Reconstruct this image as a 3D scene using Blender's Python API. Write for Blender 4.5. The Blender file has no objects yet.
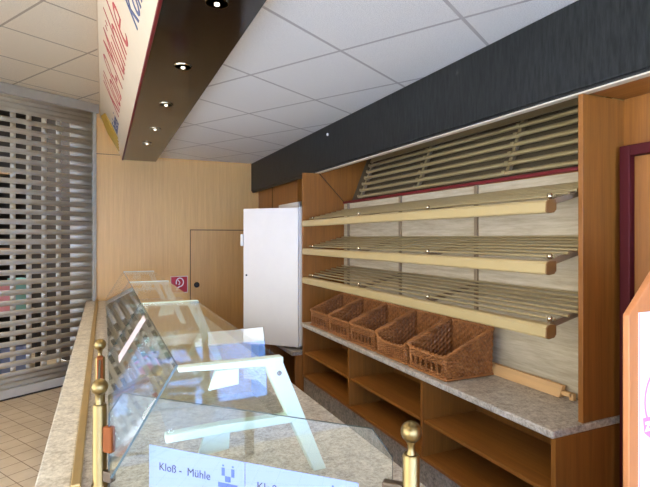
import bpy, bmesh, math, random
from math import sin, cos, pi, radians
from mathutils import Vector, Matrix

random.seed(4)
scene = bpy.context.scene
COL = scene.collection
HC = 1.57          # eye height
HR = HC + 0.94     # shop ceiling
HL = HC + 1.488    # mall-side ceiling

# ------------------------------------------------------------------ materials
def lin(r, g, b):
    f = lambda c: ((c / 255 + 0.055) / 1.055) ** 2.4 if c > 10 else c / 255 / 12.92
    return (f(r), f(g), f(b), 1)

class N:
    def __init__(s, name):
        s.m = bpy.data.materials.new(name); s.m.use_nodes = True
        s.t = s.m.node_tree; s.t.nodes.clear()
        s.out = s.t.nodes.new('ShaderNodeOutputMaterial')
    def n(s, typ, **kw):
        x = s.t.nodes.new('ShaderNode' + typ)
        for k, v in kw.items():
            if hasattr(x, k) and k not in ('Scale',): setattr(x, k, v)
            else: x.inputs[k].default_value = v
        return x
    def l(s, a, b): s.t.links.new(a, b)
    def math(s, op, a, b=None, c=None):
        x = s.t.nodes.new('ShaderNodeMath'); x.operation = op
        for i, v in enumerate((a, b, c)):
            if v is None: continue
            if isinstance(v, (int, float)): x.inputs[i].default_value = v
            else: s.l(v, x.inputs[i])
        return x.outputs[0]
    def mix(s, fac, a, b):
        x = s.t.nodes.new('ShaderNodeMix'); x.data_type = 'RGBA'
        for inp, v in ((x.inputs[0], fac), (x.inputs[6], a), (x.inputs[7], b)):
            if isinstance(v, (int, float, tuple)): inp.default_value = v
            else: s.l(v, inp)
        return x.outputs[2]
    def coord(s, kind='Object', scale=(1, 1, 1), rot=(0, 0, 0), loc=(0, 0, 0)):
        if kind == 'World':
            o = s.n('NewGeometry').outputs['Position']
        else:
            o = s.n('TexCoord').outputs[kind]
        m = s.n('Mapping'); s.l(o, m.inputs[0])
        m.inputs['Location'].default_value = loc; m.inputs['Rotation'].default_value = rot; m.inputs['Scale'].default_value = scale
        return m.outputs[0]
    def noise(s, vec, scale, detail=4, rough=.6):
        x = s.n('TexNoise'); s.l(vec, x.inputs['Vector'])
        x.inputs['Scale'].default_value = scale; x.inputs['Detail'].default_value = detail; x.inputs['Roughness'].default_value = rough
        return x.outputs[0]
    def ramp(s, fac, *stops):
        x = s.n('ValToRGB'); s.l(fac, x.inputs[0])
        e = x.color_ramp.elements
        while len(e) < len(stops): e.new(.5)
        for k, (p, c) in enumerate(stops): e[k].position = p; e[k].color = c
        return x.outputs[0]
    def bsdf(s, color, rough=.5, metal=0, spec=.5, bump=None, bumpd=.002, bstr=.4, coat=0):
        p = s.n('BsdfPrincipled')
        for inp, v in (('Base Color', color), ('Roughness', rough), ('Metallic', metal), ('Specular IOR Level', spec), ('Coat Weight', coat)):
            if isinstance(v, (int, float, tuple)): p.inputs[inp].default_value = v
            else: s.l(v, p.inputs[inp])
        if bump is not None:
            b = s.n('Bump'); b.inputs['Strength'].default_value = bstr; b.inputs['Distance'].default_value = bumpd
            s.l(bump, b.inputs['Height']); s.l(b.outputs[0], p.inputs['Normal'])
        s.l(p.outputs[0], s.out.inputs[0])
        return s.m

def plain(name, c, rough=.5, metal=0, spec=.5, var=.06, coat=0):
    n = N(name)
    f = n.noise(n.coord(), 9, 3)
    d = tuple(x * (1 - var) for x in c[:3]) + (1,); e = tuple(min(1, x * (1 + var)) for x in c[:3]) + (1,)
    return n.bsdf(n.ramp(f, (.3, d), (.7, e)), rough, metal, spec, coat=coat)

def wood(name, c, axis='z', rough=.42, contrast=.16, spec=.35):
    n = N(name)
    sc = {'z': (34, 34, 1.3), 'y': (34, 1.3, 34), 'x': (1.3, 34, 34)}[axis]
    v = n.coord('World', sc)
    f = n.noise(v, 1.0, 5, .65)
    g = n.noise(n.coord('World', tuple(q * 4.5 for q in sc)), 1.0, 3, .6)
    h = n.noise(n.coord('World', tuple(q * .12 for q in sc)), 1.0, 2, .5)
    k = n.math('ADD', n.math('MULTIPLY', f, .55), n.math('ADD', n.math('MULTIPLY', g, .3), n.math('MULTIPLY', h, .25)))
    d = tuple(x * (1 - contrast * w) for x, w in zip(c[:3], (1.0, 1.25, 1.5))) + (1,)
    e = tuple(min(1, x * (1 + contrast)) for x in c[:3]) + (1,)
    return n.bsdf(n.ramp(k, (.38, d), (.72, e)), rough, 0, spec, bump=g, bumpd=.0006, bstr=.25)

def stone(name, dark, mid, light, scale=1.0, rough=.38):
    n = N(name)
    v = n.coord('World')
    a = n.noise(v, 85 * scale, 6, .75)
    b = n.noise(v, 24 * scale, 4, .6)
    k = n.math('ADD', n.math('MULTIPLY', a, .65), n.math('MULTIPLY', b, .35))
    return n.bsdf(n.ramp(k, (.38, dark), (.5, mid), (.62, light)), rough, 0, .4)

def grid_mask(n, vec, px, py, w):
    s = n.n('SeparateXYZ'); n.l(vec, s.inputs[0])
    def line(o, p):
        q = n.math('DIVIDE', o, p)
        fr = n.math('FRACT', n.math('ADD', q, .5))
        d = n.math('ABSOLUTE', n.math('SUBTRACT', fr, .5))
        return n.math('LESS_THAN', d, w / p / 2)
    return n.math('MAXIMUM', line(s.outputs[0], px), line(s.outputs[1], py))

ROT = radians(-30)
def rot_loc(x, y):      # mapping location so that world point (x,y) maps to 0 after rotation
    c, s_ = cos(ROT), sin(ROT)
    return (-(c * x - s_ * y), -(s_ * x + c * y), 0)

def ceiling_mat(name, x, y, tile, line):
    n = N(name)
    v = n.coord('World', (1, 1, 1), (0, 0, ROT), rot_loc(x, y))
    m = grid_mask(n, v, .625, .625, .017)
    w = n.coord('World')
    sp = n.noise(w, 210, 3, .7)
    big = n.noise(w, 4, 2)
    base = n.ramp(sp, (.38, tuple(q * .76 for q in tile[:3]) + (1,)), (.54, tile))
    base = n.mix(n.math('MULTIPLY', big, .10), base, tuple(q * .8 for q in tile[:3]) + (1,))
    c = n.mix(m, base, line)
    return n.bsdf(c, .9, 0, .15, bump=n.math('SUBTRACT', sp, n.math('MULTIPLY', m, 2)), bumpd=.003, bstr=.35)

def floor_mat(name, x, y):
    n = N(name)
    v = n.coord('World', (1, 1, 1), (0, 0, ROT), rot_loc(x, y))
    m = grid_mask(n, v, .15, .15, .006)
    f = n.noise(n.coord('World'), 3.5, 4)
    sp = n.noise(n.coord('World'), 130, 3)
    c = n.ramp(f, (.35, lin(190, 170, 138)), (.65, lin(206, 188, 156)))
    c = n.mix(n.math('MULTIPLY', sp, .25), c, lin(176, 148, 112))
    return n.bsdf(n.mix(m, c, lin(120, 92, 64)), .42, 0, .4)

def paving_mat(name):
    n = N(name)
    v = n.coord('World', (1, 1, 1), (0, 0, radians(42)))
    m = grid_mask(n, v, .2, .2, .02)
    f = n.noise(n.coord('World'), 6, 4)
    c = n.ramp(f, (.3, lin(176, 182, 192)), (.7, lin(196, 202, 212)))
    return n.bsdf(n.mix(m, c, lin(140, 148, 162)), .8, 0, .3)

def glass_mat(name, tint=(.965, .985, .97, 1), f0=.062):
    n = N(name)
    lw = n.n('LayerWeight'); lw.inputs['Blend'].default_value = .5
    fr = n.math('ADD', n.math('MULTIPLY', n.math('POWER', lw.outputs['Facing'], 5.0), 1 - f0), f0)
    tr = n.n('BsdfTransparent'); tr.inputs[0].default_value = tint
    gl = n.n('BsdfGlossy'); gl.inputs['Roughness'].default_value = .0; gl.inputs[0].default_value = (1, 1, 1, 1)
    mx = n.n('MixShader'); n.l(fr, mx.inputs[0]); n.l(tr.outputs[0], mx.inputs[1]); n.l(gl.outputs[0], mx.inputs[2])
    n.l(mx.outputs[0], n.out.inputs[0])
    return n.m

def valance_mat():
    n = N('brushed_navy_laminate')
    v = n.coord('World', (1, 11, 1.6), (radians(32), 0, 0))
    f = n.noise(v, 6, 5, .65)
    return n.bsdf(n.ramp(f, (.35, lin(11, 12, 12)), (.68, lin(37, 39, 39))), .5, 0, .3, bump=f, bumpd=.002, bstr=.3)

def laminate_streak():
    n = N('streaked_grey_laminate')
    v = n.coord('World', (2, 2, 26))
    f = n.noise(v, 2.2, 6, .7)
    return n.bsdf(n.ramp(f, (.35, lin(166, 149, 120)), (.65, lin(196, 180, 150))), .5, 0, .3)

def wicker_mat():
    n = N('brown_wicker')
    f = n.noise(n.coord('Object', (1, 1, 1)), 70, 4, .7)
    g = n.noise(n.coord('Object'), 9, 2)
    k = n.math('ADD', n.math('MULTIPLY', f, .7), n.math('MULTIPLY', g, .3))
    return n.bsdf(n.ramp(k, (.32, lin(86, 49, 22)), (.5, lin(134, 82, 40)), (.68, lin(172, 116, 64))), .5, 0, .35, bump=f, bumpd=.002, bstr=.5)

M = {}
M['back_wood'] = wood('beech_wall_panel', lin(212, 166, 98), 'z', .5, .13)
M['door_wood'] = wood('beech_door_panel', lin(202, 156, 92), 'z', .5, .13)
M['unit_wood'] = wood('oak_unit_vertical', lin(132, 83, 32), 'z', .42, .25)
M['unit_wood_h'] = wood('oak_unit_horizontal', lin(140, 89, 36), 'y', .42, .25)
M['board_wood'] = wood('pine_board', lin(184, 118, 70), 'z', .5, .1)
M['lath_wood'] = wood('pine_lath', lin(214, 168, 112), 'y', .5, .1)
M['stone'] = stone('speckled_grey_laminate', lin(128, 116, 104), lin(174, 162, 146), lin(206, 196, 180))
M['ledge'] = stone('speckled_beige_laminate', lin(150, 138, 118), lin(188, 175, 152), lin(216, 205, 182), .8)
M['ceil_r'] = ceiling_mat('mineral_tile_white', 1.084, 2.188, lin(240, 239, 236), lin(186, 182, 180))
M['ceil_l'] = ceiling_mat('mineral_tile_cream', -.4325, 4.90, lin(238, 226, 202), lin(176, 164, 144))
M['floor'] = floor_mat('beige_floor_tile', -.772, 4.70)
M['paving'] = paving_mat('grey_paving')
M['plaster'] = plain('white_plaster', lin(226, 220, 208), .8)
def facade_mat():
    n = N('blue_cladding')
    v = n.coord('World', (1, 1, 1), (0, radians(35), 0))
    q = n.n('SeparateXYZ'); n.l(v, q.inputs[0])
    fr = n.math('FRACT', n.math('DIVIDE', q.outputs[0], .42))
    m = n.math('LESS_THAN', fr, .14)
    return n.bsdf(n.mix(m, lin(112, 160, 236), lin(70, 104, 170)), .8, 0, .2)
M['facade'] = facade_mat()
M['glass'] = glass_mat('clear_glass')
M['edge'] = plain('glass_edge_green', lin(66, 80, 76), .3, 0, .6)
M['mint'] = plain('pale_mint_enamel', lin(204, 218, 198), .35, 0, .5, .02)
M['brass'] = plain('polished_brass', lin(134, 112, 70), .36, 1.0, .5, .05)
M['brass_trim'] = plain('brass_anodised', lin(176, 146, 92), .4, .7)
M['clamp'] = plain('brown_clamp', lin(124, 66, 28), .7, 0, .15)
M['clamp_dark'] = plain('dark_bronze_clamp', lin(92, 74, 54), .4, .5)
M['rod'] = plain('bronze_lacquered_rod', lin(164, 145, 103), .35, .4)
M['bar'] = plain('cream_profile', lin(168, 145, 98), .4, 0, .4, .03)
M['cap'] = plain('brown_end_cap', lin(112, 76, 34), .5)
M['upright'] = plain('taupe_upright', lin(138, 118, 92), .5, .3)
M['maroon'] = plain('maroon_lacquer', lin(66, 10, 13), .6, 0, .2)
M['red_trim'] = plain('red_trim', lin(100, 20, 24), .5, 0, .3)
M['white'] = plain('fridge_white', lin(222, 214, 202), .32, 0, .5, .015)
M['seal'] = plain('grey_seal', lin(120, 116, 112), .6)
M['dark'] = plain('dark_plastic', lin(28, 26, 25), .5)
M['rack_back'] = plain('dark_olive_panel', lin(80, 66, 42), .7)
M['gapdark'] = plain('dark_gap', lin(40, 30, 20), .8)
M['valance'] = valance_mat()
M['ltrim'] = plain('pale_edge_strip', lin(216, 204, 182), .45)
M['soffit'] = plain('dark_brown_gloss', lin(22, 15, 11), .12, 0, .18)
M['cream'] = plain('cream_sign', lin(216, 198, 168), .45, 0, .4, .02)
M['ink_red'] = plain('sign_red', lin(168, 44, 42), .5)
M['ink_blue'] = plain('sign_blue', lin(66, 74, 110), .5)
M['gold'] = plain('sign_gold', lin(168, 132, 48), .5)
M['chrome'] = plain('chrome', lin(196, 180, 150), .2, 1.0)
M['brassy'] = plain('brassy_reflector', lin(206, 190, 156), .3, .3)
M['lens'] = plain('lamp_lens', lin(250, 240, 220), .1, .6)
bn = N('halogen_bulb'); be = bn.n('Emission'); be.inputs[0].default_value = (1, .86, .66, 1); be.inputs[1].default_value = 8; bn.l(be.outputs[0], bn.out.inputs[0]); M['bulb'] = bn.m
M['streak'] = laminate_streak()
M['wicker'] = wicker_mat()
M['wicker_rim'] = plain('wicker_rim', lin(152, 96, 48), .5, 0, .4, .25)
M['paper'] = plain('white_paper', lin(138, 150, 196), .7, 0, .2, .01)  # white paper; blue sky tint and dimming are put into its colour
M['ink'] = plain('dark_ink', lin(30, 32, 52), .6)
M['ink_logo'] = plain('blue_ink', lin(60, 84, 176), .6)
M['poster'] = plain('poster_white', lin(250, 248, 248), .6, 0, .2, .01)
M['pink'] = plain('pink_ink', lin(226, 140, 178), .6)
M['sign_red'] = plain('fire_sign_red', lin(176, 26, 34), .4)
M['shutter'] = plain('shutter_aluminium', lin(186, 178, 156), .5, .1)
M['shutter_dark'] = plain('shutter_box', lin(166, 160, 146), .5, .1)
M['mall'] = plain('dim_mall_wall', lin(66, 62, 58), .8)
M['strip'] = plain('label_strip', lin(190, 174, 168), .6)
M['plinth'] = stone('plinth_grey', lin(92, 86, 80), lin(140, 132, 122), lin(170, 160, 148), .8, .5)
M['metal_frame'] = plain('grey_aluminium_frame', lin(150, 148, 146), .4, .4)
for k_, c_ in dict(g_pink=(226, 160, 172), g_teal=(120, 176, 172), g_white=(228, 228, 224), g_black=(30, 30, 34), g_red=(176, 58, 60), g_blue=(120, 140, 190), g_tan=(170, 140, 104)).items():
    M[k_] = plain(k_[2:] + '_goods', lin(*c_), .6)

# ------------------------------------------------------------------ geometry
class MB:
    def __init__(s): s.v = []; s.f = []; s.mi = []
    def add(s, vs, fs, mi=0):
        b = len(s.v); s.v += [Vector(q) for q in vs]; s.f += [tuple(b + i for i in f) for f in fs]; s.mi += [mi] * len(fs)
        return s
    def box(s, x0, x1, y0, y1, z0, z1, mi=0):
        x0, x1 = min(x0, x1), max(x0, x1); y0, y1 = min(y0, y1), max(y0, y1); z0, z1 = min(z0, z1), max(z0, z1)
        vs = [(x0, y0, z0), (x1, y0, z0), (x1, y1, z0), (x0, y1, z0), (x0, y0, z1), (x1, y0, z1), (x1, y1, z1), (x0, y1, z1)]
        return s.add(vs, [(0, 3, 2, 1), (4, 5, 6, 7), (0, 1, 5, 4), (1, 2, 6, 5), (2, 3, 7, 6), (3, 0, 4, 7)], mi)
    def prism(s, poly, a0, a1, axis='y', mi=0, side_mi=None):
        """poly in the two other axes (x,z for axis y; x,y for axis z; y,z for axis x)"""
        n = len(poly)
        def P(p, a):
            return {'y': (p[0], a, p[1]), 'z': (p[0], p[1], a), 'x': (a, p[0], p[1])}[axis]
        vs = [P(p, a0) for p in poly] + [P(p, a1) for p in poly]
        s.add(vs, [tuple(range(n))[::-1], tuple(range(n, 2 * n))], mi)
        b = len(s.v) - 2 * n
        for i in range(n):
            j = (i + 1) % n
            s.f.append((b + i, b + j, b + n + j, b + n + i)); s.mi.append(mi if side_mi is None else side_mi)
        return s
    def slab(s, corners, th, mi=0, side_mi=None):
        """a plate: corners of one face (in order) thickened along its normal by th"""
        c = [Vector(q) for q in corners]
        nrm = (c[1] - c[0]).cross(c[2] - c[1]).normalized()
        n = len(c); vs = c + [q + nrm * th for q in c]
        s.add(vs, [tuple(range(n))[::-1], tuple(range(n, 2 * n))], mi)
        b = len(s.v) - 2 * n
        for i in range(n):
            j = (i + 1) % n
            s.f.append((b + i, b + j, b + n + j, b + n + i)); s.mi.append(mi if side_mi is None else side_mi)
        return s
    def tube(s, pts, r, n=10, closed=False, mi=0, caps=True):
        pts = [Vector(p) for p in pts]; m = len(pts); rings = []
        up = None
        for i, p in enumerate(pts):
            if closed: d = pts[(i + 1) % m] - pts[i - 1]
            else: d = pts[min(i + 1, m - 1)] - pts[max(i - 1, 0)]
            d.normalize()
            if up is None: up = Vector((0, 0, 1)) if abs(d.z) < .9 else Vector((1, 0, 0))
            a = d.cross(up).normalized(); b2 = a.cross(d).normalized(); up = b2
            rr = r[i] if isinstance(r, (list, tuple)) else r
            rings.append([p + a * (rr * cos(2 * pi * k / n)) + b2 * (rr * sin(2 * pi * k / n)) for k in range(n)])
        b = len(s.v)
        for q in rings: s.v += q
        for i in range(m if closed else m - 1):
            i2 = (i + 1) % m
            for k in range(n):
                k2 = (k + 1) % n
                s.f.append((b + i * n + k, b + i * n + k2, b + i2 * n + k2, b + i2 * n + k)); s.mi.append(mi)
        if caps and not closed:
            s.f.append(tuple(b + k for k in range(n))[::-1]); s.mi.append(mi)
            s.f.append(tuple(b + (m - 1) * n + k for k in range(n))); s.mi.append(mi)
        return s
    def lathe(s, prof, c=(0, 0, 0), n=24, mi=0):
        """prof: (r, z) from bottom to top"""
        b = len(s.v); m = len(prof)
        for r, z in prof:
            for k in range(n):
                s.v.append(Vector((c[0] + r * cos(2 * pi * k / n), c[1] + r * sin(2 * pi * k / n), c[2] + z)))
        for i in range(m - 1):
            for k in range(n):
                k2 = (k + 1) % n
                s.f.append((b + i * n + k, b + i * n + k2, b + (i + 1) * n + k2, b + (i + 1) * n + k)); s.mi.append(mi)
        s.f.append(tuple(b + k for k in range(n))[::-1]); s.mi.append(mi)
        s.f.append(tuple(b + (m - 1) * n + k for k in range(n))); s.mi.append(mi)
        return s
    def xf(s, mat):
        s.v = [mat @ q for q in s.v]; return s
    def build(s, name, mats, parent=None, bevel=0, smooth=False, label=None, seg=2):
        me = bpy.data.meshes.new(name)
        off = wloc(parent) if parent else Vector((0, 0, 0))
        me.from_pydata([tuple(q - off) for q in s.v], [], s.f)
        if not isinstance(mats, (list, tuple)): mats = [mats]
        for m_ in mats: me.materials.append(m_)
        for p, k in zip(me.polygons, s.mi): p.material_index = k; p.use_smooth = smooth
        bm = bmesh.new(); bm.from_mesh(me); bmesh.ops.recalc_face_normals(bm, faces=bm.faces); bm.to_mesh(me); bm.free()
        o = bpy.data.objects.new(name, me); COL.objects.link(o)
        if parent: o.parent = parent
        if bevel:
            b = o.modifiers.new('bevel', 'BEVEL'); b.width = bevel; b.segments = seg; b.limit_method = 'ANGLE'; b.angle_limit = radians(40)
        if smooth:
            e = o.modifiers.new('split', 'EDGE_SPLIT'); e.split_angle = radians(42)
        if label: o['label'] = label
        return o

def wloc(o):
    v = Vector((0, 0, 0))
    while o: v += o.location; o = o.parent
    return v

def tag(o, label, cat, group=None, kind=None):
    o['label'] = label; o['category'] = cat
    if group: o['group'] = group
    if kind: o['kind'] = kind
    return o
def thing(name, label, cat, loc=(0, 0, 0), group=None):
    o = bpy.data.objects.new(name, None); COL.objects.link(o); o.location = loc; o.empty_display_size = .1
    return tag(o, label, cat, group)
def struct(o, label=None):
    o['kind'] = 'structure'
    if label: o['label'] = label
    return o
def dup(root, loc, label, skip=()):
    r = root.copy(); COL.objects.link(r); r.location = loc; r['label'] = label
    for ch in list(root.children):
        if ch.name.split('.')[0] in skip: continue
        c = ch.copy(); COL.objects.link(c); c.parent = r
        for g in list(ch.children):
            d = g.copy(); COL.objects.link(d); d.parent = c
    return r

def text_mb(body, size, shear=0.0, depth=.0006, xs=1.0, bold=0.0, align='LEFT'):
    cu = bpy.data.curves.new('t', 'FONT'); cu.body = body; cu.size = size; cu.shear = shear; cu.extrude = depth; cu.align_x = align
    cu.offset = bold; cu.resolution_u = 3
    o = bpy.data.objects.new('t', cu); COL.objects.link(o)
    bpy.context.view_layer.update()
    me = bpy.data.meshes.new_from_object(o.evaluated_get(bpy.context.evaluated_depsgraph_get()))
    mb = MB(); mb.add([Vector((v.co.x * xs, v.co.y, v.co.z)) for v in me.vertices], [tuple(p.vertices) for p in me.polygons])
    bpy.data.objects.remove(o); bpy.data.curves.remove(cu); bpy.data.meshes.remove(me)
    return mb
def frame(origin, xdir, ydir):
    x = Vector(xdir).normalized(); y = Vector(ydir).normalized(); z = x.cross(y)
    m = Matrix((x, y, z)).transposed().to_4x4(); m.translation = Vector(origin)
    return m

# ------------------------------------------------------------------ camera
cam = bpy.data.cameras.new('camera'); co = bpy.data.objects.new('camera', cam); COL.objects.link(co)
co.location = (0, 0, HC); co.rotation_euler = (pi / 2, 0, -math.atan2(.4147, .910))
cam.sensor_width = 36; cam.lens = 485 / 650 * 36; cam.shift_y = -5.9 / 650; cam.clip_start = .05
scene.camera = co

# ------------------------------------------------------------------ setting
G1 = Vector((.8653, .5013, 0)); G2 = Vector((-.5013, .8653, 0))     # mall grid
CX, CY = -.09, 6.0                                                   # shutter corner
T0 = -1.0                                                            # shop front
SL = -1.9                                                            # left side wall
def on_sh(k, d=0, z=0):          # along shutter from the corner, d out of the room
    p = Vector((CX, CY, z)) - G1 * k + G2 * d
    return p
KS = (CX - SL) / .8653
YS = CY - .5013 * KS
struct(MB().prism([(SL - .2, T0 - .1), (2.5, T0 - .1), (2.5, 6.2), (CX, 6.2), (SL - .2, YS)], -.1, 0, 'z').build('floor', M['floor']))
struct(MB().box(.45, 2.5, T0, 6.1, HR, HR + .1).build('ceiling', M['ceil_r']))
struct(MB().prism([(SL - .1, T0), (-.02, T0), (-.02, 6.0), (CX, 6.0), (SL - .1, YS - .05)], HL, HL + .1, 'z').build('ceiling_mall_side', M['ceil_l']))
struct(MB().box(CX - .03, 2.5, 6.0, 6.12, 0, HL + .1).build('wall_back', M['back_wood']))
struct(MB().box(2.42, 2.52, T0, 6.0, 0, HR).build('wall_right', M['unit_wood']))
LW = MB().box(SL - .1, SL, T0, -.7, 0, 5.2); LW.box(SL - .1, SL, 3.0, YS, 0, 5.2); LW.box(SL - .1, SL, -.7, 3.0, 2.5, 5.2)
struct(LW.build('wall_left', M['plaster']))
LF = MB()
for t in (-.7, .5, 1.75, 2.94): LF.box(SL - .08, SL - .02, t, t + .06, 0, 2.44)
LF.box(SL - .08, SL - .02, -.7, 3.0, 2.44, 2.5)
struct(LF.build('window_2', M['metal_frame']))
struct(MB().box(-14, 12, -14.2, -14, 0, 3.3).build('added_facade', M['facade']))  # unseen building added to give the case glass blue reflections
struct(MB().box(SL - 2.6, SL - .1, YS, YS + .2, 0, 5.2).build('wall_outside', M['plaster']))
# front wall above and beside the open shop front behind the viewer
FW = MB()
FW.box(SL - .1, -1.8, T0 - .15, T0, 0, 5.2); FW.box(1.7, 2.52, T0 - .15, T0, 0, 5.2); FW.box(-1.8, 1.7, T0 - .15, T0, 2.25, 5.2)
struct(FW.build('wall_front', M['plaster']))
fr = struct(MB().box(-1.8, -1.74, T0 - .1, T0 - .04, 0, 2.25).box(1.64, 1.70, T0 - .1, T0 - .04, 0, 2.25).box(-1.74, 1.64, T0 - .1, T0 - .04, 2.19, 2.25)
            .box(-.75, -.69, T0 - .1, T0 - .04, 0, 2.19).box(.95, 1.01, T0 - .1, T0 - .04, 0, 2.19).build('window_1', M['metal_frame']))
struct(MB().prism([(-14, -16), (12, -16), (12, T0 - .1), (SL - .2, T0 - .1), (SL - .2, YS), (-14, YS)], -.1, -.005, 'z').build('ground_outside', M['paving']))
# roof that keeps the sun off the mall
struct(MB().box(SL - .1, 6, T0 - .15, 10, 5.2, 5.3).build('roof', M['plaster']))
# the mall passage behind the shutter
p0, p1 = on_sh(-.2, 2.6), on_sh(4.2, 2.6); q0, q1 = on_sh(-.2, .12), on_sh(4.2, .12)
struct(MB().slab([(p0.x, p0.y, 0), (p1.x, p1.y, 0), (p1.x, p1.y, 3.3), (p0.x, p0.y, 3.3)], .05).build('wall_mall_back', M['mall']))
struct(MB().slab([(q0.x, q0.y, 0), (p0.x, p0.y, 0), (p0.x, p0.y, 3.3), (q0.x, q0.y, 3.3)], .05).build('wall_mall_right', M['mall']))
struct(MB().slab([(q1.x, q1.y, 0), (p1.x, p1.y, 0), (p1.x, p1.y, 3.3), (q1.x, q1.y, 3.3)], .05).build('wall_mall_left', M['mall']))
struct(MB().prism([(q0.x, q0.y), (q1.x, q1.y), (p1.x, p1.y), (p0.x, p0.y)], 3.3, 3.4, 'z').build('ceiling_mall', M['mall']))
a0, a1 = on_sh(-.2, .0), on_sh(4.2, 0.0)
struct(MB().prism([(a0.x, a0.y), (a1.x, a1.y), (p1.x, p1.y), (p0.x, p0.y)], -.1, -.001, 'z').build('floor_mall', M['floor']))
b0, b1 = on_sh(0, .0), on_sh(KS, 0); 
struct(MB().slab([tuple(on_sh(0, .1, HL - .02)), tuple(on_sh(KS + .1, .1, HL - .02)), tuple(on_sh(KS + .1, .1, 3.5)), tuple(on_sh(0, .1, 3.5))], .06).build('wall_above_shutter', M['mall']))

# concealed door in the back wall
d1 = struct(MB().box(.952, 1.66, 5.992, 6.0, .02, 1.658).build('door_1', M['door_wood']))
MB().box(.944, .952, 5.996, 6.0, .02, 1.668).box(.952, 1.66, 5.996, 6.0, 1.658, 1.668).build('door_gap', M['gapdark'], d1)
MB().lathe([(.03, 0), (.034, .006), (.026, .02), (.014, .024)], n=20).xf(frame((1.022, 5.992, HC - .572), (1, 0, 0), (0, 0, 1))).build('door_knob', M['dark'], d1, smooth=True)
struct(MB().box(CX, .2, 5.997, 6.0, HR - .003, HR + .003).build('trim_1', M['gapdark']))

# fire hose sign
fs = thing('fire_hose_sign', 'square red fire hose sign with white pictogram on the wooden back wall', 'sign', (.82, 6.0, HC - .64))
MB().box(.718, .918, 5.992, 6.0, HC - .660, HC - .460).build('border', M['ltrim'], fs)
MB().box(.726, .910, 5.990, 5.9925, HC - .652, HC - .468).build('panel', M['sign_red'], fs)
pic = MB(); pts = []
for k in range(17):
    a = radians(205 - k * 17); pts.append((.824 + .042 * cos(a), 5.988, HC - .533 + .050 * sin(a)))
pts += [(.806, 5.988, HC - .592), (.782, 5.988, HC - .630)]
pic.tube(pts, .0062, 6)
pic.tube([(.800, 5.988, HC - .505), (.826, 5.988, HC - .535), (.812, 5.988, HC - .565)], .0055, 6)
pic.build('hose_symbol', M['poster'], fs)

# right hand walls near the viewer and behind the refrigerator
struct(MB().box(1.94, 2.42, T0, 1.303, 0, HR).build('wall_right_near', M['unit_wood']))
struct(MB().box(2.1, 2.42, 3.885, 4.63, 0, HR).box(1.80, 2.42, 4.63, 6.0, 0, HR).build('wall_right_far', M['unit_wood']))
struct(MB().box(1.796, 1.80, 5.43, 5.438, 0, HR).build('trim_2', M['gapdark']))
d2 = struct(MB().box(1.905, 1.94, .32, 1.235, .0, 1.89).build('door_2', M['unit_wood']))
MB().box(1.88, 1.94, 1.238, 1.281, 0, 1.935).box(1.88, 1.94, .27, 1.238, 1.893, 1.935).box(1.88, 1.94, .27, .31, 0, 1.893).build('door_frame', M['maroon'], d2, bevel=.004)

# ------------------------------------------------------------------ fascia above the shelving
va = thing('fascia_board', 'long dark blue-grey fascia board hanging under the ceiling above the bread shelves', 'fascia', (1.71, 2.5, HC + .56))
MB().box(1.70, 1.735, T0 + .02, 5.99, HC + .585, HR - .002).build('fascia_panel', M['valance'], va, bevel=.006)
MB().box(1.712, 1.735, T0 + .02, 5.985, HC + .57, HC + .585).build('shadow_gap', M['dark'], va)
MB().box(1.698, 1.735, T0 + .02, 3.97, HC + .564, HC + .57).build('edge_strip', M['ltrim'], va)
sf = MB().box(1.735, 1.938, T0 + .02, 1.302, HC + .565, HC + .584).build('soffit_board', M['unit_wood_h'], va)
hk = thing('ceiling_hook', 'tiny white hook with a thin thread on the dark fascia', 'hook', (1.69, 4.05, HC + .80))
def fpt(u, v, s):
    a = (u - 325) / 485; rs = a * .91 + .4147; rt = -.4147 * a + .91; Y = s / rs
    return Vector((s, rt * Y, HC + (237.6 - v) / 485 * Y))
h1 = fpt(327.5, 134.5, 1.694); h0 = fpt(327.5, 128, 1.699)
MB().lathe([(.003, -.012), (.009, -.006), (.009, .006), (.003, .012)], h1, 12).build('hook_bead', M['poster'], hk, smooth=True)
MB().tube([(1.699, h0.y, h0.z), h1], .002, 6).build('thread', M['dark'], hk)

# ------------------------------------------------------------------ sign beam
sb = thing('sign_beam', 'long boxed beam with slanted cream sign face and dark glossy underside', 'sign', (.3, 2.5, HC + .89))
ZB = HC + .893; ZT = HC + 1.344
MB().prism([(.20, ZB + .004), (-.028, ZT), (-.028, HL), (.553, HL), (.553, ZB + .004)], T0 + .01, 5.98, 'y').build('beam_body', M['back_wood'], sb)
MB().box(.195, .553, T0 + .01, 5.985, ZB - .006, ZB + .004).build('underside', M['soffit'], sb)
nrm = Vector((-(ZT - ZB), 0, -.223)).normalized()        # outward normal of the slanted face
up = Vector((-.223, 0, ZT - ZB)).normalized()
E = Vector((.195, 0, ZB)); E2 = Vector((-.03, 0, ZT))
th = .006
MB().prism([(E.x, E.z), (E2.x, E2.z), (E2.x + nrm.x * th, E2.z + nrm.z * th), (E.x + nrm.x * th, E.z + nrm.z * th)], T0 + .01, 5.985, 'y').build('sign_face', M['cream'], sb)
MB().box(.186, .2, T0 + .01, 5.987, ZB - .012, ZB + .018).build('red_edge', M['red_trim'], sb, bevel=.003)
MB().box(E2.x - .012, E2.x + .004, T0 + .01, 5.987, ZT - .006, ZT + .02).build('top_edge', M['cream'], sb)
FH = (E2 - E).length
def on_face(t, w, lift=.0075):       # w: 0 bottom, 1 top
    p = E + (E2 - E) * w; return Vector((p.x, t, p.z)) + nrm * lift
def sign_text(body, t, w, size, xs, shear, mat, name, bold=0):
    mb = text_mb(body, size, shear, .0012, xs, bold); mb.xf(frame(on_face(t, w), (0, -1, 0), up)); return mb.build(name, mat, sb)
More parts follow.
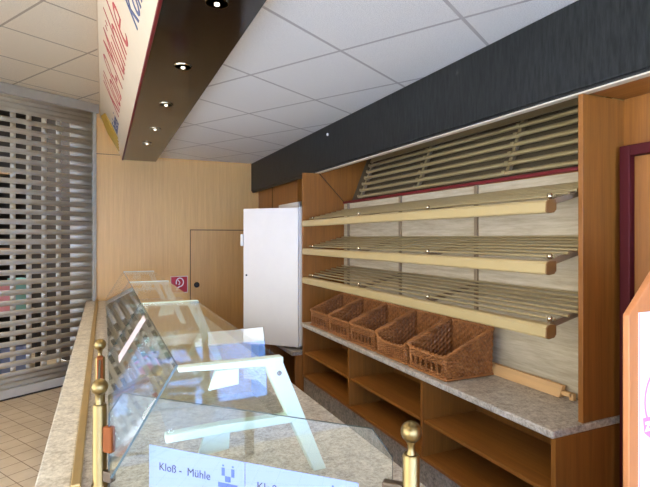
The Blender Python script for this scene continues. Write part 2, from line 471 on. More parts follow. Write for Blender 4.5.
sign_text('Kloß-Mühle', 4.58, .31, .41, .95, .8, M['ink_red'], 'red_lettering', -.006)
sign_text('Bäckerei', 5.28, .30, .17, .9, .4, M['ink_blue'], 'blue_lettering')
sign_text('Konditorei', 2.47, .20, .20, 1.0, .45, M['ink_blue'], 'blue_lettering')
em = MB()
for k in range(5):
    t = 5.80 - k * .11
    em.tube([on_face(t, .14 + .03 * k), on_face(t - .05, .55), on_face(t - .02, .95 - .04 * k)], [.010, .030, .010], 6)
em.build('gold_emblem', M['gold'], sb, smooth=True)

def downlight_at(u, v):
    a = (u - 325) / 485; Y = (ZB - .006 - HC) * 485 / (237.6 - v)
    return ((a * .91 + .4147) * Y, (-.4147 * a + .91) * Y)
dl = None
where = [('nearest the viewer', (217, 2)), ('second nearest the viewer', (183, 66)), ('middle one of the row', (166, 104)), ('second farthest, near the wooden wall', (155, 128.5)), ('farthest, beside the wooden wall', (147, 143))]
for nm, (u, v) in [(w_, p_) for w_, p_ in where if p_[1] > -5]:
    x, y = downlight_at(u, v)
    lab = 'small chrome downlight in the dark beam underside, ' + nm
    sl = bpy.data.lights.new('halogen', 'SPOT'); sl.energy = 22; sl.color = (1, .84, .62); sl.spot_size = radians(160); sl.spot_blend = .8; sl.shadow_soft_size = .03
    slo = bpy.data.objects.new('halogen', sl); COL.objects.link(slo); slo.location = (x, y, ZB - .03)
    if dl is None:
        dl = thing('downlight', lab, 'lamp', (x, y, ZB - .006), 'downlights under the sign beam')
        MB().lathe([(.043, -.006), (.046, -.001), (.046, 0)], (x, y, ZB - .006), 28).build('ring', M['chrome'], dl, smooth=True)
        MB().lathe([(.004, -.0035), (.02, -.004), (.042, -.006)], (x, y, ZB - .006), 20).build('reflector', M['brassy'], dl, smooth=True)
        MB().lathe([(.003, -.016), (.010, -.012), (.010, -.004)], (x, y, ZB - .006), 16).build('bulb', M['bulb'], dl, smooth=True)
    else: dup(dl, (x, y, ZB - .006), lab)

# ------------------------------------------------------------------ roller shutter
sh = thing('roller_shutter', 'closed aluminium roller shutter with rows of rectangular openings, left of the wooden wall', 'shutter', on_sh(.9))
KW = KS - .02
cur = MB(); PIT = .0995; Z0 = .26; NR = 26; HOLE0 = .279; HP = .145; HW = .094
def sq(k0, k1, z0, z1, d0=0, d1=0):
    cur.add([on_sh(k0, d0, z0), on_sh(k1, d0, z0), on_sh(k1, d1, z1), on_sh(k0, d1, z1)], [(0, 1, 2, 3)])
K1 = min(KW, 1.7)
def band(z0, z1, bulge=.012, seg=5):
    for i in range(seg):
        a, b = i / seg, (i + 1) / seg
        sq(.03, KW, z0 + (z1 - z0) * a, z0 + (z1 - z0) * b, -bulge * sin(pi * a), -bulge * sin(pi * b))
z = .10
while z < Z0 - .01: band(z, z + .053); z += .0533
for r in range(NR):
    zb = Z0 + r * PIT
    sq(.03, HOLE0, zb, zb + .048, 0, 0)
    k = HOLE0
    while k + HW < K1:
        sq(k + HW, min(k + HP, KW), zb, zb + .048, 0, 0); k += HP
    sq(k, KW, zb, zb + .048)
    band(zb + .048, zb + PIT)
z = Z0 + NR * PIT
while z < 2.96: band(z, z + .05); z += .05
cu = cur.build('curtain', M['shutter'], sh, smooth=True)
so = cu.modifiers.new('thick', 'SOLIDIFY'); so.thickness = .004
def obox(k0, k1, d0, d1, z0, z1):
    return MB().slab([on_sh(k0, d0, z0), on_sh(k1, d0, z0), on_sh(k1, d1, z0), on_sh(k0, d1, z0)], (z1 - z0) * (1 if (on_sh(k1, d0) - on_sh(k0, d0)).cross(on_sh(k1, d1) - on_sh(k1, d0)).z > 0 else -1))
obox(.03, KW, -.022, .022, .0, .014).build('floor_seal', M['dark'], sh)  # dark strip standing in for the shaded gap under the shutter
obox(.03, KW, -.02, .02, .014, .10).build('bottom_rail', M['shutter'], sh, bevel=.004)
obox(.0, .035, -.03, .03, 0, 2.97).build('guide_rail', M['shutter'], sh, bevel=.003)
obox(-.02, KW, -.05, .09, 2.955, HL - .004).build('shutter_box', M['shutter_dark'], sh, bevel=.004)

# goods beyond the shutter
def goods(k, d, z0, w, h, dp, mat, nm, lab, cat):
    mb = obox(k - w / 2, k + w / 2, d, d + dp, z0, z0 + h)
    return tag(mb.build(nm, M[mat], None, bevel=.008), lab, cat)
tb = thing('display_table', 'dim display table in the passage behind the roller shutter', 'table', on_sh(.75, .9))
obox(.25, 1.35, .7, 1.2, .70, .74).build('tabletop', M['g_tan'], tb)
for k in (.28, 1.32):
    for d in (.73, 1.17): obox(k - .02, k + .02, d - .02, d + .02, 0, .70).build('leg', M['g_black'], tb)
goods(.42, .85, .74, .16, .36, .14, 'g_teal', 'box', 'tall teal box on the table behind the shutter', 'box')
goods(.62, .85, .74, .20, .30, .14, 'g_pink', 'box', 'pink box standing behind the shutter beside the teal box', 'box')
goods(.86, .85, .74, .18, .42, .14, 'g_white', 'box', 'tall white box on the table behind the shutter', 'box')
goods(1.06, .85, .74, .16, .24, .14, 'g_red', 'box', 'low red box on the table behind the shutter', 'box')
goods(.50, .75, .0, .3, .34, .3, 'g_blue', 'crate', 'blue crate under the table behind the shutter', 'crate')
goods(.92, .75, .0, .34, .40, .3, 'g_white', 'crate', 'white crate under the table behind the shutter', 'crate')
rk = thing('shop_shelf', 'tall dark shelf with small goods far behind the roller shutter', 'shelf', on_sh(.75, 1.9))
for k in (.1, 1.4): obox(k - .02, k + .02, 1.8, 2.2, 0, 2.7).build('side_panel', M['g_black'], rk)
for z in (.4, .9, 1.4, 1.9, 2.4): obox(.12, 1.38, 1.8, 2.2, z, z + .03).build('shelf_board', M['g_tan'], rk)
gm = ['g_white', 'g_pink', 'g_blue', 'g_tan', 'g_teal', 'g_red']; gi = 0
for row, z in (('middle', 1.43), ('upper', 1.93), ('top', 2.43)):
    for kk, pos in ((.35, 'right end'), (.65, 'right of the middle'), (.95, 'left of the middle'), (1.22, 'left end')):
        c = gm[gi % 6]; gi += 1
        goods(kk, 1.85, z, .2, .16 + .12 * ((gi * 7) % 3) / 2, .2, c, 'carton', '%s carton, %s of the %s board behind the shutter' % (M[c].name.split('_')[0], pos, row), 'carton')

# ------------------------------------------------------------------ counter
ZW = .87
ct = thing('sales_counter', 'long sales counter with speckled stone-look top and angled near end', 'counter', (.33, 3.4, 0))
DG = 1.445
XL, XR, YE = -.178, .826, 5.93
poly = [(-.082, DG + .05), (-.05, DG + .05), (XR, DG - XR), (XR, YE), (-.082, YE)]
MB().prism(poly, ZW - .04, ZW, 'z').build('worktop', M['stone'], ct, bevel=.004)
MB().prism([(XL, DG + .07), (-.085, DG + .05), (-.085, YE), (XL, YE)], ZW - .04, ZW, 'z').build('customer_ledge', M['ledge'], ct, bevel=.004)
MB().box(-.084, -.058, DG + .05, YE, ZW, ZW + .022).build('brass_channel', M['brass_trim'], ct, bevel=.004)
MB().prism([(XL + .05, DG + .13), (XR - .04, DG + .06 - XR), (XR - .04, YE), (XL + .05, YE)], .0, ZW - .04, 'z').build('carcass', M['unit_wood'], ct)

# display case on the counter
dc = thing('display_case', 'glass display case with pale mint brackets along the sales counter', 'display case', (.3, 3.4, ZW))
ZA = HC - .3465; ZL = HC - .52
BT = [1.35, 2.74, 4.09, 5.35]
SF = .18; SB = .471
def bracket(t):
    w = .036
    b = MB().prism([(SF, ZA - .012), (SB + .004, ZA - .026), (SB + .004, ZA), (SF, ZA)], t - w / 2, t + w / 2, 'y').build('bracket', M['mint'], dc, bevel=.003)
    MB().prism([(SB - .052, ZA - .022), (SB + .004, ZA - .018), (.612, ZW + .002), (.572, ZW + .002)], t - w / 2, t + w / 2, 'y').build('leg', M['mint'], b, bevel=.003)
    MB().prism([(.148, ZL - .022), (.50, ZL - .022), (.505, ZL), (.30, ZL + .004), (.148, ZL - .002)], t - w / 2, t + w / 2, 'y').build('lower_arm', M['mint'], b, bevel=.003)
    MB().prism([(SF + .10, ZA - .022), (SF + .165, ZA - .022), (SF + .165, ZA - .066), (SF + .082, ZA - .074)], t - .006, t + .006, 'y').build('gusset', M['mint'], b)
    MB().prism([(.25, ZL - .022), (.32, ZL - .022), (.318, ZL - .07), (.232, ZL - .078)], t - .006, t + .006, 'y').build('gusset', M['mint'], b)
    MB().lathe([(.007, 0), (.007, .004), (.003, .006)], n=12).xf(frame((SB - .01, t - w / 2, ZA - .045), (1, 0, 0), (0, 0, 1))).build('screw', M['seal'], b, smooth=True)
    return b
for t in BT: bracket(t)
GM = [M['glass'], M['edge']]
for t0, t1 in zip(BT, BT[1:]):
    # leaning customer side pane, from the top rail down and out to the ledge
    MB().slab([(.014, t0 + .003, .957), (.014, t1 - .003, .957), (SF - .004, t1 - .003, ZA + .004), (SF - .004, t0 + .003, ZA + .004)], .006, 0, 1).build('front_pane', GM, dc)
    kp = MB().box(.014, .020, max(t0 + .003, 1.56), t1 - .003, ZW, .956)
    kp.mi = [1, 1, 1, 0, 1, 0]; kp.build('upstand_pane', GM, dc)
    MB().box(SF + .002, SB - .004, t0 + .020, t1 - .020, ZA - .008, ZA - .002).build('top_pane', GM, dc)
for (t0, t1) in ((BT[0] - .02, 2.02), (2.16, BT[1] + .02)):
    MB().box(.15, .50, t0, t1, ZL + .005, ZL + .011).build('glass_shelf', GM, dc)
MB().slab([(.03, 2.07, ZW), (.66, 2.07, ZW), (.66, 2.122, HC - .408), (.15, 2.122, HC - .41), (.03, 2.09, .97)], .006, 0, 1).build('divider_pane', GM, dc)
# pale label strip on the leaning pane
Pt, Pb = Vector((SF - .004, 0, ZA + .004)), Vector((.014, 0, .957))
fn = Vector((Pt.z - Pb.z, 0, -(Pt.x - Pb.x))).normalized()
def onp(t, w, lift): q = Pt + (Pb - Pt) * w; return Vector((q.x, t, q.z)) + fn * lift
ls = MB(); wa, wb = .06, .72
ls.slab([onp(2.25, wa, -.001), onp(2.25, wb, -.001), onp(2.39, wb, -.001), onp(2.39, wa, -.001)], .0008)
ls.build('price_strip', M['strip'], dc)

# brass posts with ball tops
def post(x, y, lab):
    t = thing('barrier_post', lab, 'post', (x, y, ZW), 'brass posts on the counter')
    top = HC - .42
    MB().lathe([(.022, 0), (.022, .008), (.0185, .012), (.0185, top - ZW - .052), (.016, top - ZW - .048)], (x, y, ZW), 28).build('shaft', M['brass'], t, smooth=True)
    R = .0228
    prof = [(.012, -.052), (.008, -.040), (.0075, -.03), (.010, -.0235)] + [(R * sin(a), -R * cos(a)) for a in [radians(d) for d in range(28, 180, 8)]] + [(.001, R)]
    MB().lathe(prof, (x, y, top), 28).build('ball_finial', M['brass'], t, smooth=True)
    return t
P1 = (.605, .878); P2 = (-.011, 1.505); P3 = (-.014, 2.10)
a = post(*P1, 'brass post with ball top at the right end of the angled glass panel')
b = post(*P2, 'nearer of the two brass ball-topped posts at the left edge of the counter')
c = post(*P3, 'farther of the two brass ball-topped posts at the left edge of the counter')
u45 = Vector((1, -1, 0)).normalized(); n45 = Vector((1, 1, 0)).normalized()
def obb(p, u, n, lu, ln, z0, z1):
    p = Vector(p); u = Vector(u) * lu / 2; n = Vector(n) * ln / 2
    cs = [p - u - n, p + u - n, p + u + n, p - u + n]
    return MB().prism([(q.x, q.y) for q in cs], z0, z1, 'z')
obb(Vector((P2[0], P2[1], 0)) + u45 * .034, u45, n45, .030, .020, HC - .562 - .036, HC - .562 + .036).build('clamp', M['clamp'], b, bevel=.004)
obb(Vector((P2[0], P2[1], 0)) + u45 * .034, u45, n45, .030, .020, HC - .68, HC - .65).build('clamp', M['clamp_dark'], b, bevel=.003)
obb(Vector((P1[0], P1[1], 0)) - u45 * .040, u45, n45, .046, .022, HC - .575, HC - .535).build('clamp', M['clamp_dark'], a, bevel=.004)
obb(Vector((P3[0], P3[1], 0)) + Vector((0, -.03, 0)), (0, 1, 0), (1, 0, 0), .034, .022, HC - .60, HC - .46).build('clamp', M['clamp'], c, bevel=.004)

# angled glass panel at the near end
def dpt(s_): return Vector((s_, 1.497 - s_, 0))
gp = MB()
sa, sb_ = .015, .582
cs = [(sa, ZW + .004), (sb_, ZW + .004), (sb_, HC - .485), (sb_ - .033, HC - .428), (sa + .033, HC - .428), (sa, HC - .49)]
gp.slab([(q, 1.497 - q, z_) for q, z_ in cs], .006, 0, 1)
tag(gp.build('glass_panel', GM), 'angled clear glass panel with clipped corners between two brass posts at the near end', 'glass panel')
sg = MB().box(-.018, -.012, P2[1] + .035, P3[1] - .05, ZW + .004, HC - .47, 0)
for i in range(6): sg.mi[i] = 1 if i in (0, 1, 2, 4) else 0
tag(sg.build('glass_panel', GM), 'narrow clear glass panel along the ledge between the two left posts', 'glass panel')

# two paper sheets on the glass
def sheet(s0, lab):
    W, H = .292, .14 - .003
    top = HC - .557
    o = dpt(s0) - n45 * .0008
    t = thing('paper_sheet', lab, 'paper', (o.x, o.y, ZW + .004), 'paper notices on the glass panel')
    f0 = frame((o.x, o.y, top), u45, (0, 0, 1))
    mb = MB().add([(0, -H, 0), (W, -H, 0), (W, 0, 0), (0, 0, 0), (0, -H, .0006), (W, -H, .0006), (W, 0, .0006), (0, 0, .0006)],
                  [(0, 3, 2, 1), (4, 5, 6, 7), (0, 1, 5, 4), (1, 2, 6, 5), (2, 3, 7, 6), (3, 0, 4, 7)]).xf(f0)
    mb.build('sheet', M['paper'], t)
    tx = text_mb('Kloß -  Mühle', .029, 0, .0003, 1.0, 0); tx.xf(f0 @ Matrix.Translation((.032, -.062, .0012))); tx.build('dark_lettering', M['ink'], t)
    lg = MB()
    for dx in (-.006, .022): lg.box(dx, dx + .009, -.036, -.016, .0009, .0013); lg.box(dx + .002, dx + .007, -.012, -.008, .0009, .0013)
    lg.box(.004, .020, -.05, -.036, .0009, .0013); lg.box(-.016, .040, -.066, -.054, .0009, .0013); lg.box(-.010, .034, -.082, -.070, .0009, .0013)
    lg.xf(f0 @ Matrix.Translation((.232, -.008, .0)))
    lg.build('blue_logo', M['ink_logo'], t)
    return t
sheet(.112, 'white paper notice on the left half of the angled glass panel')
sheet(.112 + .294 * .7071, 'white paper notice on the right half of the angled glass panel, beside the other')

# ------------------------------------------------------------------ bread shelving on the right
SC = 1.53; ZC = HC - .727            # countertop front and height
TN, TF = 1.304, 3.87                 # near and far end
bc = thing('base_cabinet', 'long open wooden base cabinet with three bays below the basket counter', 'cabinet', (1.8, 2.6, 0))
XF = 1.55; XB = 1.94
ZM, ZP = HC - .977, .378
MB().box(XF, XB, TN, TN + .022, ZP, ZC - .031).build('end_panel', M['unit_wood'], bc, bevel=.002)
MB().box(XF, XB, TF - .022, TF, ZP, ZC - .031).build('end_panel', M['unit_wood'], bc, bevel=.002)
for t in (2.157, 3.014): MB().box(XF + .003, XB - .02, t - .011, t + .011, ZP + .02, ZC - .031).build('divider', M['unit_wood'], bc, bevel=.002)
edges = [TN + .022, 2.157, 3.014, TF - .022]
for i in range(3):
    t0 = edges[i] + (.011 if i else 0); t1 = edges[i + 1] - (.011 if i < 2 else 0)
    MB().box(XF + .012, XB - .02, t0, t1, ZM - .018, ZM).build('shelf_board', M['unit_wood_h'], bc, bevel=.002)
MB().box(XF + .003, XB - .02, TN + .022, TF - .022, ZP, ZP + .02).build('bottom_board', M['unit_wood_h'], bc, bevel=.002)
MB().box(XB - .02, XB, TN + .022, TF - .022, ZP, ZC - .031).build('back_board', M['unit_wood'], bc)
MB().box(XF + .012, XB, TN + .01, TF - .005, 0, ZP).build('plinth', M['plinth'], bc)
wt = MB().box(SC, XB + .0, TN - .004, TF - .02, ZC - .031, ZC).build('countertop', M['stone'], None, bevel=.007, seg=3)
tag(wt, 'speckled grey stone-look countertop carrying the wicker baskets', 'countertop')

# upper unit: side panels, back panel, uprights
ru = thing('shelf_unit', 'tall wooden wall unit with side panels and streaked grey back panel', 'shelf unit', (1.85, 2.6, ZC))
ZU = HC + .72
MB().box(1.70, 2.385, TN, TN + .022, ZC + .001, HC + .563).build('side_panel', M['unit_wood'], ru, bevel=.002)
MB().prism([(1.545, ZC + .001), (2.28, ZC + .001), (2.28, ZU), (1.74, ZU), (1.73, HC + .556), (1.545, HC + .556)], TF - .02, TF, 'y').build('side_panel', M['unit_wood'], ru, bevel=.002)
sd = MB().tube([(1.945, TF - .0212, HC + .31), (1.70, TF - .0212, HC + .556)], .003, 6).build('panel_seam', M['gapdark'], ru)
MB().box(1.94, 1.95, TN + .022, TF - .02, ZC + .001, HC + .296).build('back_panel', M['streak'], ru)
RB = [(2.06, HC + .325), (2.22, HC + .72)]      # leaning plane behind the top rack
MB().prism([(2.01, HC + .311), (2.03, HC + .311), (2.20, ZU), (2.18, ZU)], TN + .022, TF - .02, 'y').build('leaning_back_panel', M['rack_back'], ru)
MB().box(1.94, 2.03, TN + .022, TF - .02, HC + .297, HC + .311).build('ledge_board', M['unit_wood_h'], ru)
MB().box(1.74, 2.26, TN + .022, TF - .02, ZU, ZU + .02).build('top_board', M['unit_wood_h'], ru)
UP = [3.75, 2.94, 2.16, 1.37]
for t in UP: MB().box(1.925, 1.94, t - .012, t + .012, ZC + .02, HC + .30).build('upright', M['upright'], ru, bevel=.002)

# three sloping rod shelves
S_F, S_B = 1.585, 1.918
def rod_shelf(hf, hb, lab, proto=[None]):
    """hf: height of the front bar's top, hb: height of the rear rod (both from the eye)"""
    loc = (1.75, 2.6, HC + hf)
    t = thing('bread_rack_shelf', lab, 'shelf', loc, 'sloping rod shelves above the baskets')
    z0 = HC + hf
    bar = [(1.535, z0 - .044), (1.537, z0 - .012), (1.545, z0 - .002), (1.556, z0), (1.584, z0), (1.588, z0 - .012), (1.588, z0 - .038), (1.576, z0 - .05), (1.548, z0 - .054), (1.538, z0 - .051)]
    MB().prism(bar, TN + .034, TF - .026, 'y').build('front_bar', M['bar'], t, bevel=.001)
    MB().prism(bar, TN + .028, TN + .034, 'y').build('end_cap', M['cap'], t)
    MB().prism(bar, TF - .026, TF - .022, 'y').build('end_cap', M['cap'], t)
    n = 7; zr = lambda s_: z0 + .004 + (hb - hf) * (s_ - 1.56) / (S_B - 1.56)
    for k in range(n):
        s_ = 1.606 + (S_B - 1.606) * k / (n - 1)
        t0 = TN + .030 if k > 1 else TN + .05 - .02 * k
        MB().tube([(s_, t0, zr(s_)), (s_, TF - .024, zr(s_))], .0062, 10).build('rod', M['rod'], t, smooth=True)
    for q in UP:
        ar = MB().prism([(1.588, zr(1.588) - .010), (1.925, zr(1.925) - .008), (1.925, zr(1.925) - .032), (1.588, zr(1.588) - .034)], q - .007, q + .007, 'y').build('support_arm', M['upright'], t, bevel=.001)
        MB().lathe([(.006, -.010), (.011, -.004), (.011, .006), (.006, .012)], (1.597, q, zr(1.597) + .002), 12).build('clip', M['chrome'], ar, smooth=True)
    return t
rod_shelf(.147, .238, 'top one of the three sloping bread shelves of bronze rods')
rod_shelf(-.090, .000, 'middle one of the three sloping bread shelves of bronze rods')
rod_shelf(-.335, -.252, 'lowest bread shelf of bronze rods, right above the wicker baskets')

# leaning top rack with red lower rail
tr = thing('baguette_rack', 'leaning rack of bronze rods with a dark red lower rail under the fascia', 'rack', (2.0, 2.6, HC + .32))
MB().box(1.922, 1.948, TN + .03, TF - .03, HC + .300, HC + .318).build('red_rail', M['red_trim'], tr, bevel=.003)
lean = lambda h: 1.95 + (h - .32) * .40
for k in range(6):
    h = .344 + k * .053
    MB().tube([(lean(h), TN + .03, HC + h), (lean(h), 3.61, HC + h)], .0125, 10).build('rod', M['rod'], tr, smooth=True)
for q in (3.60, 2.79, 1.97, 1.36):
    sp = MB().prism([(lean(.332) + .012, HC + .332), (lean(.332) + .03, HC + .332), (lean(.73) + .03, HC + .715), (lean(.73) + .012, HC + .715)], q - .012, q + .012, 'y').build('support_bar', M['upright'], tr)
    cl = MB().prism([(lean(.34) + .006, HC + .34), (lean(.34) + .013, HC + .34), (lean(.72) + .013, HC + .72), (lean(.72) + .006, HC + .72)], q - .010, q + .010, 'y')
    for k in range(6):
        h = .344 + k * .053
        cl.box(lean(h) - .016, lean(h) + .012, q - .012, q + .012, HC + h - .005, HC + h + .015)
    cl.build('clip_comb', M['rod'], sp, bevel=.002)

MB().prism([(lean(.645) - .012, HC + .640), (lean(.645), HC + .640), (lean(.68), HC + .678), (lean(.68) - .012, HC + .678)], TN + .03, 3.61, 'y').build('top_slat', M['rod'], tr)
# ------------------------------------------------------------------ wicker baskets
BW, BD = .333, .305
def basket(name_loc, lab, dip, slots, share=None):
    x0, y0 = name_loc
    loc = Vector((x0, y0, ZC))
    t = thing('wicker_basket', lab, 'basket', loc, 'wicker baskets on the countertop')
    hf, hb = .126, .25
    w2 = BW / 2
    per = []       # perimeter: (x, y, height, nx, ny, front?)
    nf, ns = 42, 36
    R = .02
    def H(x): return hf + (hb - hf) * max(0, min(1, x / BD))
    for k in range(nf): y = -w2 + BW * k / nf; per.append((0, y, hf - dip * (1 - (y / w2) ** 4), -1, 0, True))
    for k in range(ns): x = BD * k / ns; per.append((x, w2, H(x), 0, 1, False))
    for k in range(nf): y = w2 - BW * k / nf; per.append((BD, y, hb, 1, 0, False))
    for k in range(ns): x = BD - BD * k / ns; per.append((x, -w2, H(x), 0, -1, False))
    n = len(per); rows = 14
    mb = MB(); idx = {}
    for i, (x, y, h, nx, ny, fr_) in enumerate(per):
        for j in range(rows + 1):
            f = j / rows; z = .004 + (h - .006) * f
            d = .0032 * sin(pi * (j + .5) * 1.0) * (1 if (i // 2) % 2 else -1) * (1 if j % 2 else 1)
            d = .0030 * (1 if ((i // 3) + j) % 2 else -1)
            tp = 1 - .03 * (1 - f)
            mb.v.append(Vector((BD / 2 + (x - BD / 2) * tp + nx * d + .0, y * tp + ny * d, z)))
    for i in range(n):
        i2 = (i + 1) % n
        for j in range(rows):
            if slots and i < nf and 3 <= j < 9 and 2 < i < nf - 3 and (i % 6) in (0, 1, 2, 3): continue
            mb.f.append((i * (rows + 1) + j, i2 * (rows + 1) + j, i2 * (rows + 1) + j + 1, i * (rows + 1) + j + 1)); mb.mi.append(0)
    mb.v = [q + loc for q in mb.v]
    body = mb.build('woven_wall', M['wicker'], t, smooth=False)
    so = body.modifiers.new('thick', 'SOLIDIFY'); so.thickness = .006; so.offset = -1
    MB().box(.008, BD - .008, -w2 + .008, w2 - .008, .002, .010).xf(Matrix.Translation(loc)).build('base', M['wicker'], t)
    rim = MB()
    for ph in (0, pi):
        pts = []
        for i in range(n * 1):
            x, y, h, nx, ny, _ = per[i]
            a = i * .75 + ph
            pts.append(loc + Vector((x + nx * .005 * cos(a), y + ny * .005 * cos(a), h + .005 * sin(a))))
        rim.tube(pts, .0062, 6, closed=True)
    rim.build('braided_rim', M['wicker_rim'], t, smooth=True)
    ft = MB()
    pts = [loc + Vector((x * .985 + nx * .004, y * .975 + ny * .004, .0075)) for x, y, h, nx, ny, _ in per]
    ft.tube(pts, .006, 6, closed=True); ft.build('foot_band', M['wicker_rim'], t, smooth=True)
    return t
BX = 1.566
cents = [3.557, 3.2, 2.842, 2.484, 2.128]
b1 = basket((BX, cents[0]), 'leftmost wicker basket, standing against the far side panel', .0, True)
dup(b1, (BX, cents[1], ZC), 'second wicker basket from the left end of the counter')
dup(b1, (BX, cents[2], ZC), 'middle one of the five wicker baskets')
basket((BX, cents[3]), 'wicker basket with dipped closed front, second from the right', .035, False)
b5 = basket((BX, cents[4]), 'rightmost wicker basket, nearest to the wooden lath', .012, True)

la = thing('wooden_lath', 'pale wooden lath lying at the back of the countertop beside the baskets', 'lath', (1.9, 1.8, ZC))
MB().prism([(1.875, ZC + .001), (1.912, ZC + .001), (1.922, ZC + .052), (1.90, ZC + .054)], 1.56, 2.1, 'y').build('board', M['lath_wood'], la, bevel=.003)
MB().box(1.89, 1.912, 1.505, 1.56, ZC + .0125, ZC + .032).box(1.89, 1.912, 1.50, 1.52, ZC + .001, ZC + .032).build('peg', M['lath_wood'], la, bevel=.003)

# ------------------------------------------------------------------ refrigerator on its platform
ZR = .595
pf = thing('platform_cabinet', 'low open cabinet with grey slab top under the white refrigerator', 'cabinet', (1.8, 4.3, 0))
MB().box(1.46, 2.09, 3.878, 4.60, ZR - .035, ZR - .001).build('slab_top', M['plinth'], pf, bevel=.003)
MB().box(1.49, 2.09, 3.88, 3.90, 0, ZR - .035).build('side_panel', M['unit_wood'], pf)
MB().box(1.49, 2.09, 4.576, 4.596, 0, ZR - .035).build('side_panel', M['unit_wood'], pf)
MB().box(2.07, 2.09, 3.90, 4.576, 0, ZR - .035).build('back_panel', M['unit_wood'], pf)
fg = thing('refrigerator', 'white upright refrigerator with its door ajar, at the far end of the shelves', 'refrigerator', (1.8, 4.3, ZR))
F0, F1 = 3.925, 4.48; X0, X1 = 1.545, 2.06; ZT2 = HC + .315
bd = MB()
bd.box(X0, X1, F0, F0 + .035, ZR, ZT2); bd.box(X0, X1, F1 - .035, F1, ZR, ZT2); bd.box(X1 - .035, X1, F0, F1, ZR, ZT2)
bd.box(X0, X1, F0, F1, ZR, ZR + .04); bd.box(X0, X1, F0, F1, ZT2 - .05, ZT2)
bd.build('body', M['white'], fg, bevel=.004)
for z in (.9, 1.2, 1.5): MB().box(X0 + .03, X1 - .035, F0 + .035, F1 - .035, z, z + .01).build('inner_shelf', M['white'], fg)
hx, hy = 1.532, 3.92
dd = Vector((1.174 - 1.56, 4.41 - 4.0, 0)).normalized(); dn = Vector((-dd.y, dd.x, 0)); dn = dn if dn.y < 0 else -dn     # outward face normal (towards the counter)
DWD = .553; DZ0, DZ1 = HC - .953, HC + .262
H0 = Vector((hx, hy, 0))
def dbox(l0, l1, d0, d1, z0, z1):
    cs = [H0 + dd * l0 + dn * d0, H0 + dd * l1 + dn * d0, H0 + dd * l1 + dn * d1, H0 + dd * l0 + dn * d1]
    return MB().prism([(q.x, q.y) for q in cs], z0, z1, 'z')
dr = dbox(0, DWD, -.045, .0, DZ0, DZ1).build('door', M['white'], fg, bevel=.006)
dbox(.03, DWD - .03, -.057, -.045, DZ0 + .03, DZ1 - .03).build('door_seal', M['seal'], dr)
dbox(DWD - .004, DWD + .022, -.03, .016, HC - .075, HC + .03).build('handle', M['white'], dr, bevel=.005)
lk = H0 + dd * (DWD - .035) + dn * .001
MB().lathe([(.009, 0), (.009, .004), (.005, .006)], n=14).xf(frame((lk.x, lk.y, HC - .34), dd, (0, 0, 1)) if dd.cross(Vector((0, 0, 1))).dot(dn) > 0 else frame((lk.x, lk.y, HC - .34), -dd, (0, 0, 1))).build('lock', M['dark'], dr, smooth=True)

# ------------------------------------------------------------------ house-shaped poster board, near right
pb = thing('poster_board', 'house-shaped wooden board with white poster and pink logo, at the right edge', 'poster board', (1.51, .83, 0))
BL, BRt, TB = 1.240, 1.80, .818
ZE = HC - .2021; AP = ZE + (BRt - BL) / 2
MB().prism([(BL, .0), (BRt, .0), (BRt, ZE), ((BL + BRt) / 2, AP), (BL, ZE)], TB, TB + .018, 'y').build('board', M['board_wood'], pb, bevel=.003)
for x in (BL + .06, BRt - .06): MB().box(x - .02, x + .02, TB + .018, TB + .33, 0, .03).build('foot', M['board_wood'], pb, bevel=.003)
po = MB().box(BL + .037, BRt - .037, TB - .002, TB, .35, ZE + .005).build('poster', M['poster'], pb)
def ring(cx, cz, r0, r1, n=40, y=TB - .0028):
    mb = MB(); vs = []
    for k in range(n):
        a = 2 * pi * k / n
        vs += [(cx + r0 * cos(a), y, cz + r0 * sin(a)), (cx + r1 * cos(a), y, cz + r1 * sin(a))]
    fs = [(2 * k, 2 * k + 1, (2 * k + 3) % (2 * n), (2 * k + 2) % (2 * n)) for k in range(n)]
    return mb.add(vs, fs)
lgx, lgz = 1.403, HC - .436
rg = ring(lgx, lgz, .099, .106)
rg.add([(lgx - .112, TB - .003, lgz - .04), (lgx + .112, TB - .003, lgz - .04), (lgx + .106, TB - .003, lgz - .08), (lgx - .106, TB - .003, lgz - .08)], [(0, 1, 2, 3)])
rg.add([(lgx - .106, TB - .003, lgz - .08), (lgx + .106, TB - .003, lgz - .08), (lgx + .06, TB - .003, lgz - .112), (lgx - .06, TB - .003, lgz - .112)], [(0, 1, 2, 3)])
rg.box(BL + .037, BL + .0395, TB - .0027, TB - .002, .35, ZE + .004)
rg.build('pink_logo', M['pink'], po)
z_ = text_mb('z', .05, 0, .0002, 1, .002).xf(frame((lgx - .102, TB - .0036, lgz - .075), (1, 0, 0), (0, 0, 1))); z_.build('white_mark', M['poster'], po)

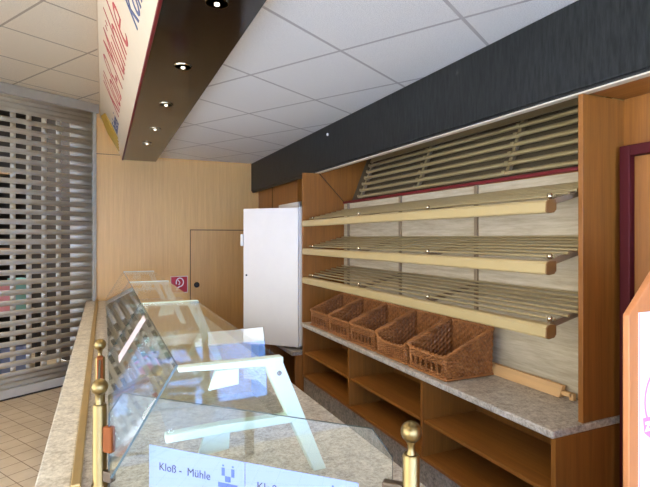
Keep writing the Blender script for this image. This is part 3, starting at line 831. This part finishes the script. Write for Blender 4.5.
# ------------------------------------------------------------------ light
w = bpy.data.worlds.new('sky'); scene.world = w; w.use_nodes = True
nt = w.node_tree; bg = nt.nodes['Background']
tc = nt.nodes.new('ShaderNodeTexCoord'); sx = nt.nodes.new('ShaderNodeSeparateXYZ'); rp = nt.nodes.new('ShaderNodeValToRGB')
nt.links.new(tc.outputs['Generated'], sx.inputs[0]); nt.links.new(sx.outputs[2], rp.inputs[0]); nt.links.new(rp.outputs[0], bg.inputs[0])
rp.color_ramp.elements[0].position = 0; rp.color_ramp.elements[0].color = (.92, .96, 1, 1)
rp.color_ramp.elements[1].position = .6; rp.color_ramp.elements[1].color = (.58, .74, 1, 1)
bg.inputs[1].default_value = 15.0
sun = bpy.data.lights.new('sun', 'SUN'); sun.energy = 180; sun.angle = radians(.6); sun.color = (1, .95, .87)
so_ = bpy.data.objects.new('sun', sun); COL.objects.link(so_)
so_.rotation_euler = Vector((-.42, -.75, -1.0)).to_track_quat('-Z', 'Y').to_euler()     # from behind the building, high
por = bpy.data.lights.new('window_portal', 'AREA'); por.shape = 'RECTANGLE'; por.size = 3.8; por.size_y = 2.4; por.energy = 1
por.cycles.is_portal = True
pob = bpy.data.objects.new('window_portal', por); COL.objects.link(pob); pob.location = (.07, T0 - .02, 1.22); pob.rotation_euler = (radians(90), 0, 0)
for lx, ly, wh in ((-1.1, .8, "nearest the shop front"), (-1.1, 2.4, "middle of three"), (-1.1, 3.9, "nearest the roller shutter")):  # unseen light panels added to brighten the mall side
    t = thing('fill_ceiling_light', 'added unseen light panel in the mall-side ceiling, ' + wh, 'lamp', (lx, ly, HL), 'added mall ceiling lights')
    MB().box(lx - .32, lx + .32, ly - .32, ly + .32, HL - .03, HL - .001).build('housing', M['white'], t, bevel=.004)
    ll = bpy.data.lights.new('fill_panel_light', 'AREA'); ll.size = .58; ll.energy = 18; ll.color = (1, .90, .76)
    lo = bpy.data.objects.new('fill_panel_light', ll); COL.objects.link(lo); lo.location = (lx, ly, HL - .04)
por2 = por.copy(); por2.size = 3.7; por2.size_y = 2.5
po2 = bpy.data.objects.new('window_portal', por2); COL.objects.link(po2); po2.location = (SL - .02, 1.15, 1.25); po2.rotation_euler = (radians(90), 0, radians(-90))
ml = bpy.data.lights.new('mall_fill_lamp', 'AREA'); ml.size = .8; ml.energy = 150; ml.color = (1, .93, .85)  # unseen lamp added to brighten the goods behind the shutter
mo = bpy.data.objects.new('mall_fill_lamp', ml); COL.objects.link(mo); mo.location = on_sh(.9, 1.0, 3.28)

scene.cycles.transparent_max_bounces = 40
scene.cycles.max_bounces = 12
scene.cycles.diffuse_bounces = 6
scene.cycles.sample_clamp_indirect = 12
vs = scene.view_settings
vs.view_transform = 'Standard'; vs.look = 'None'; vs.gamma = 1; vs.use_curve_mapping = False
vs.exposure = -1.0
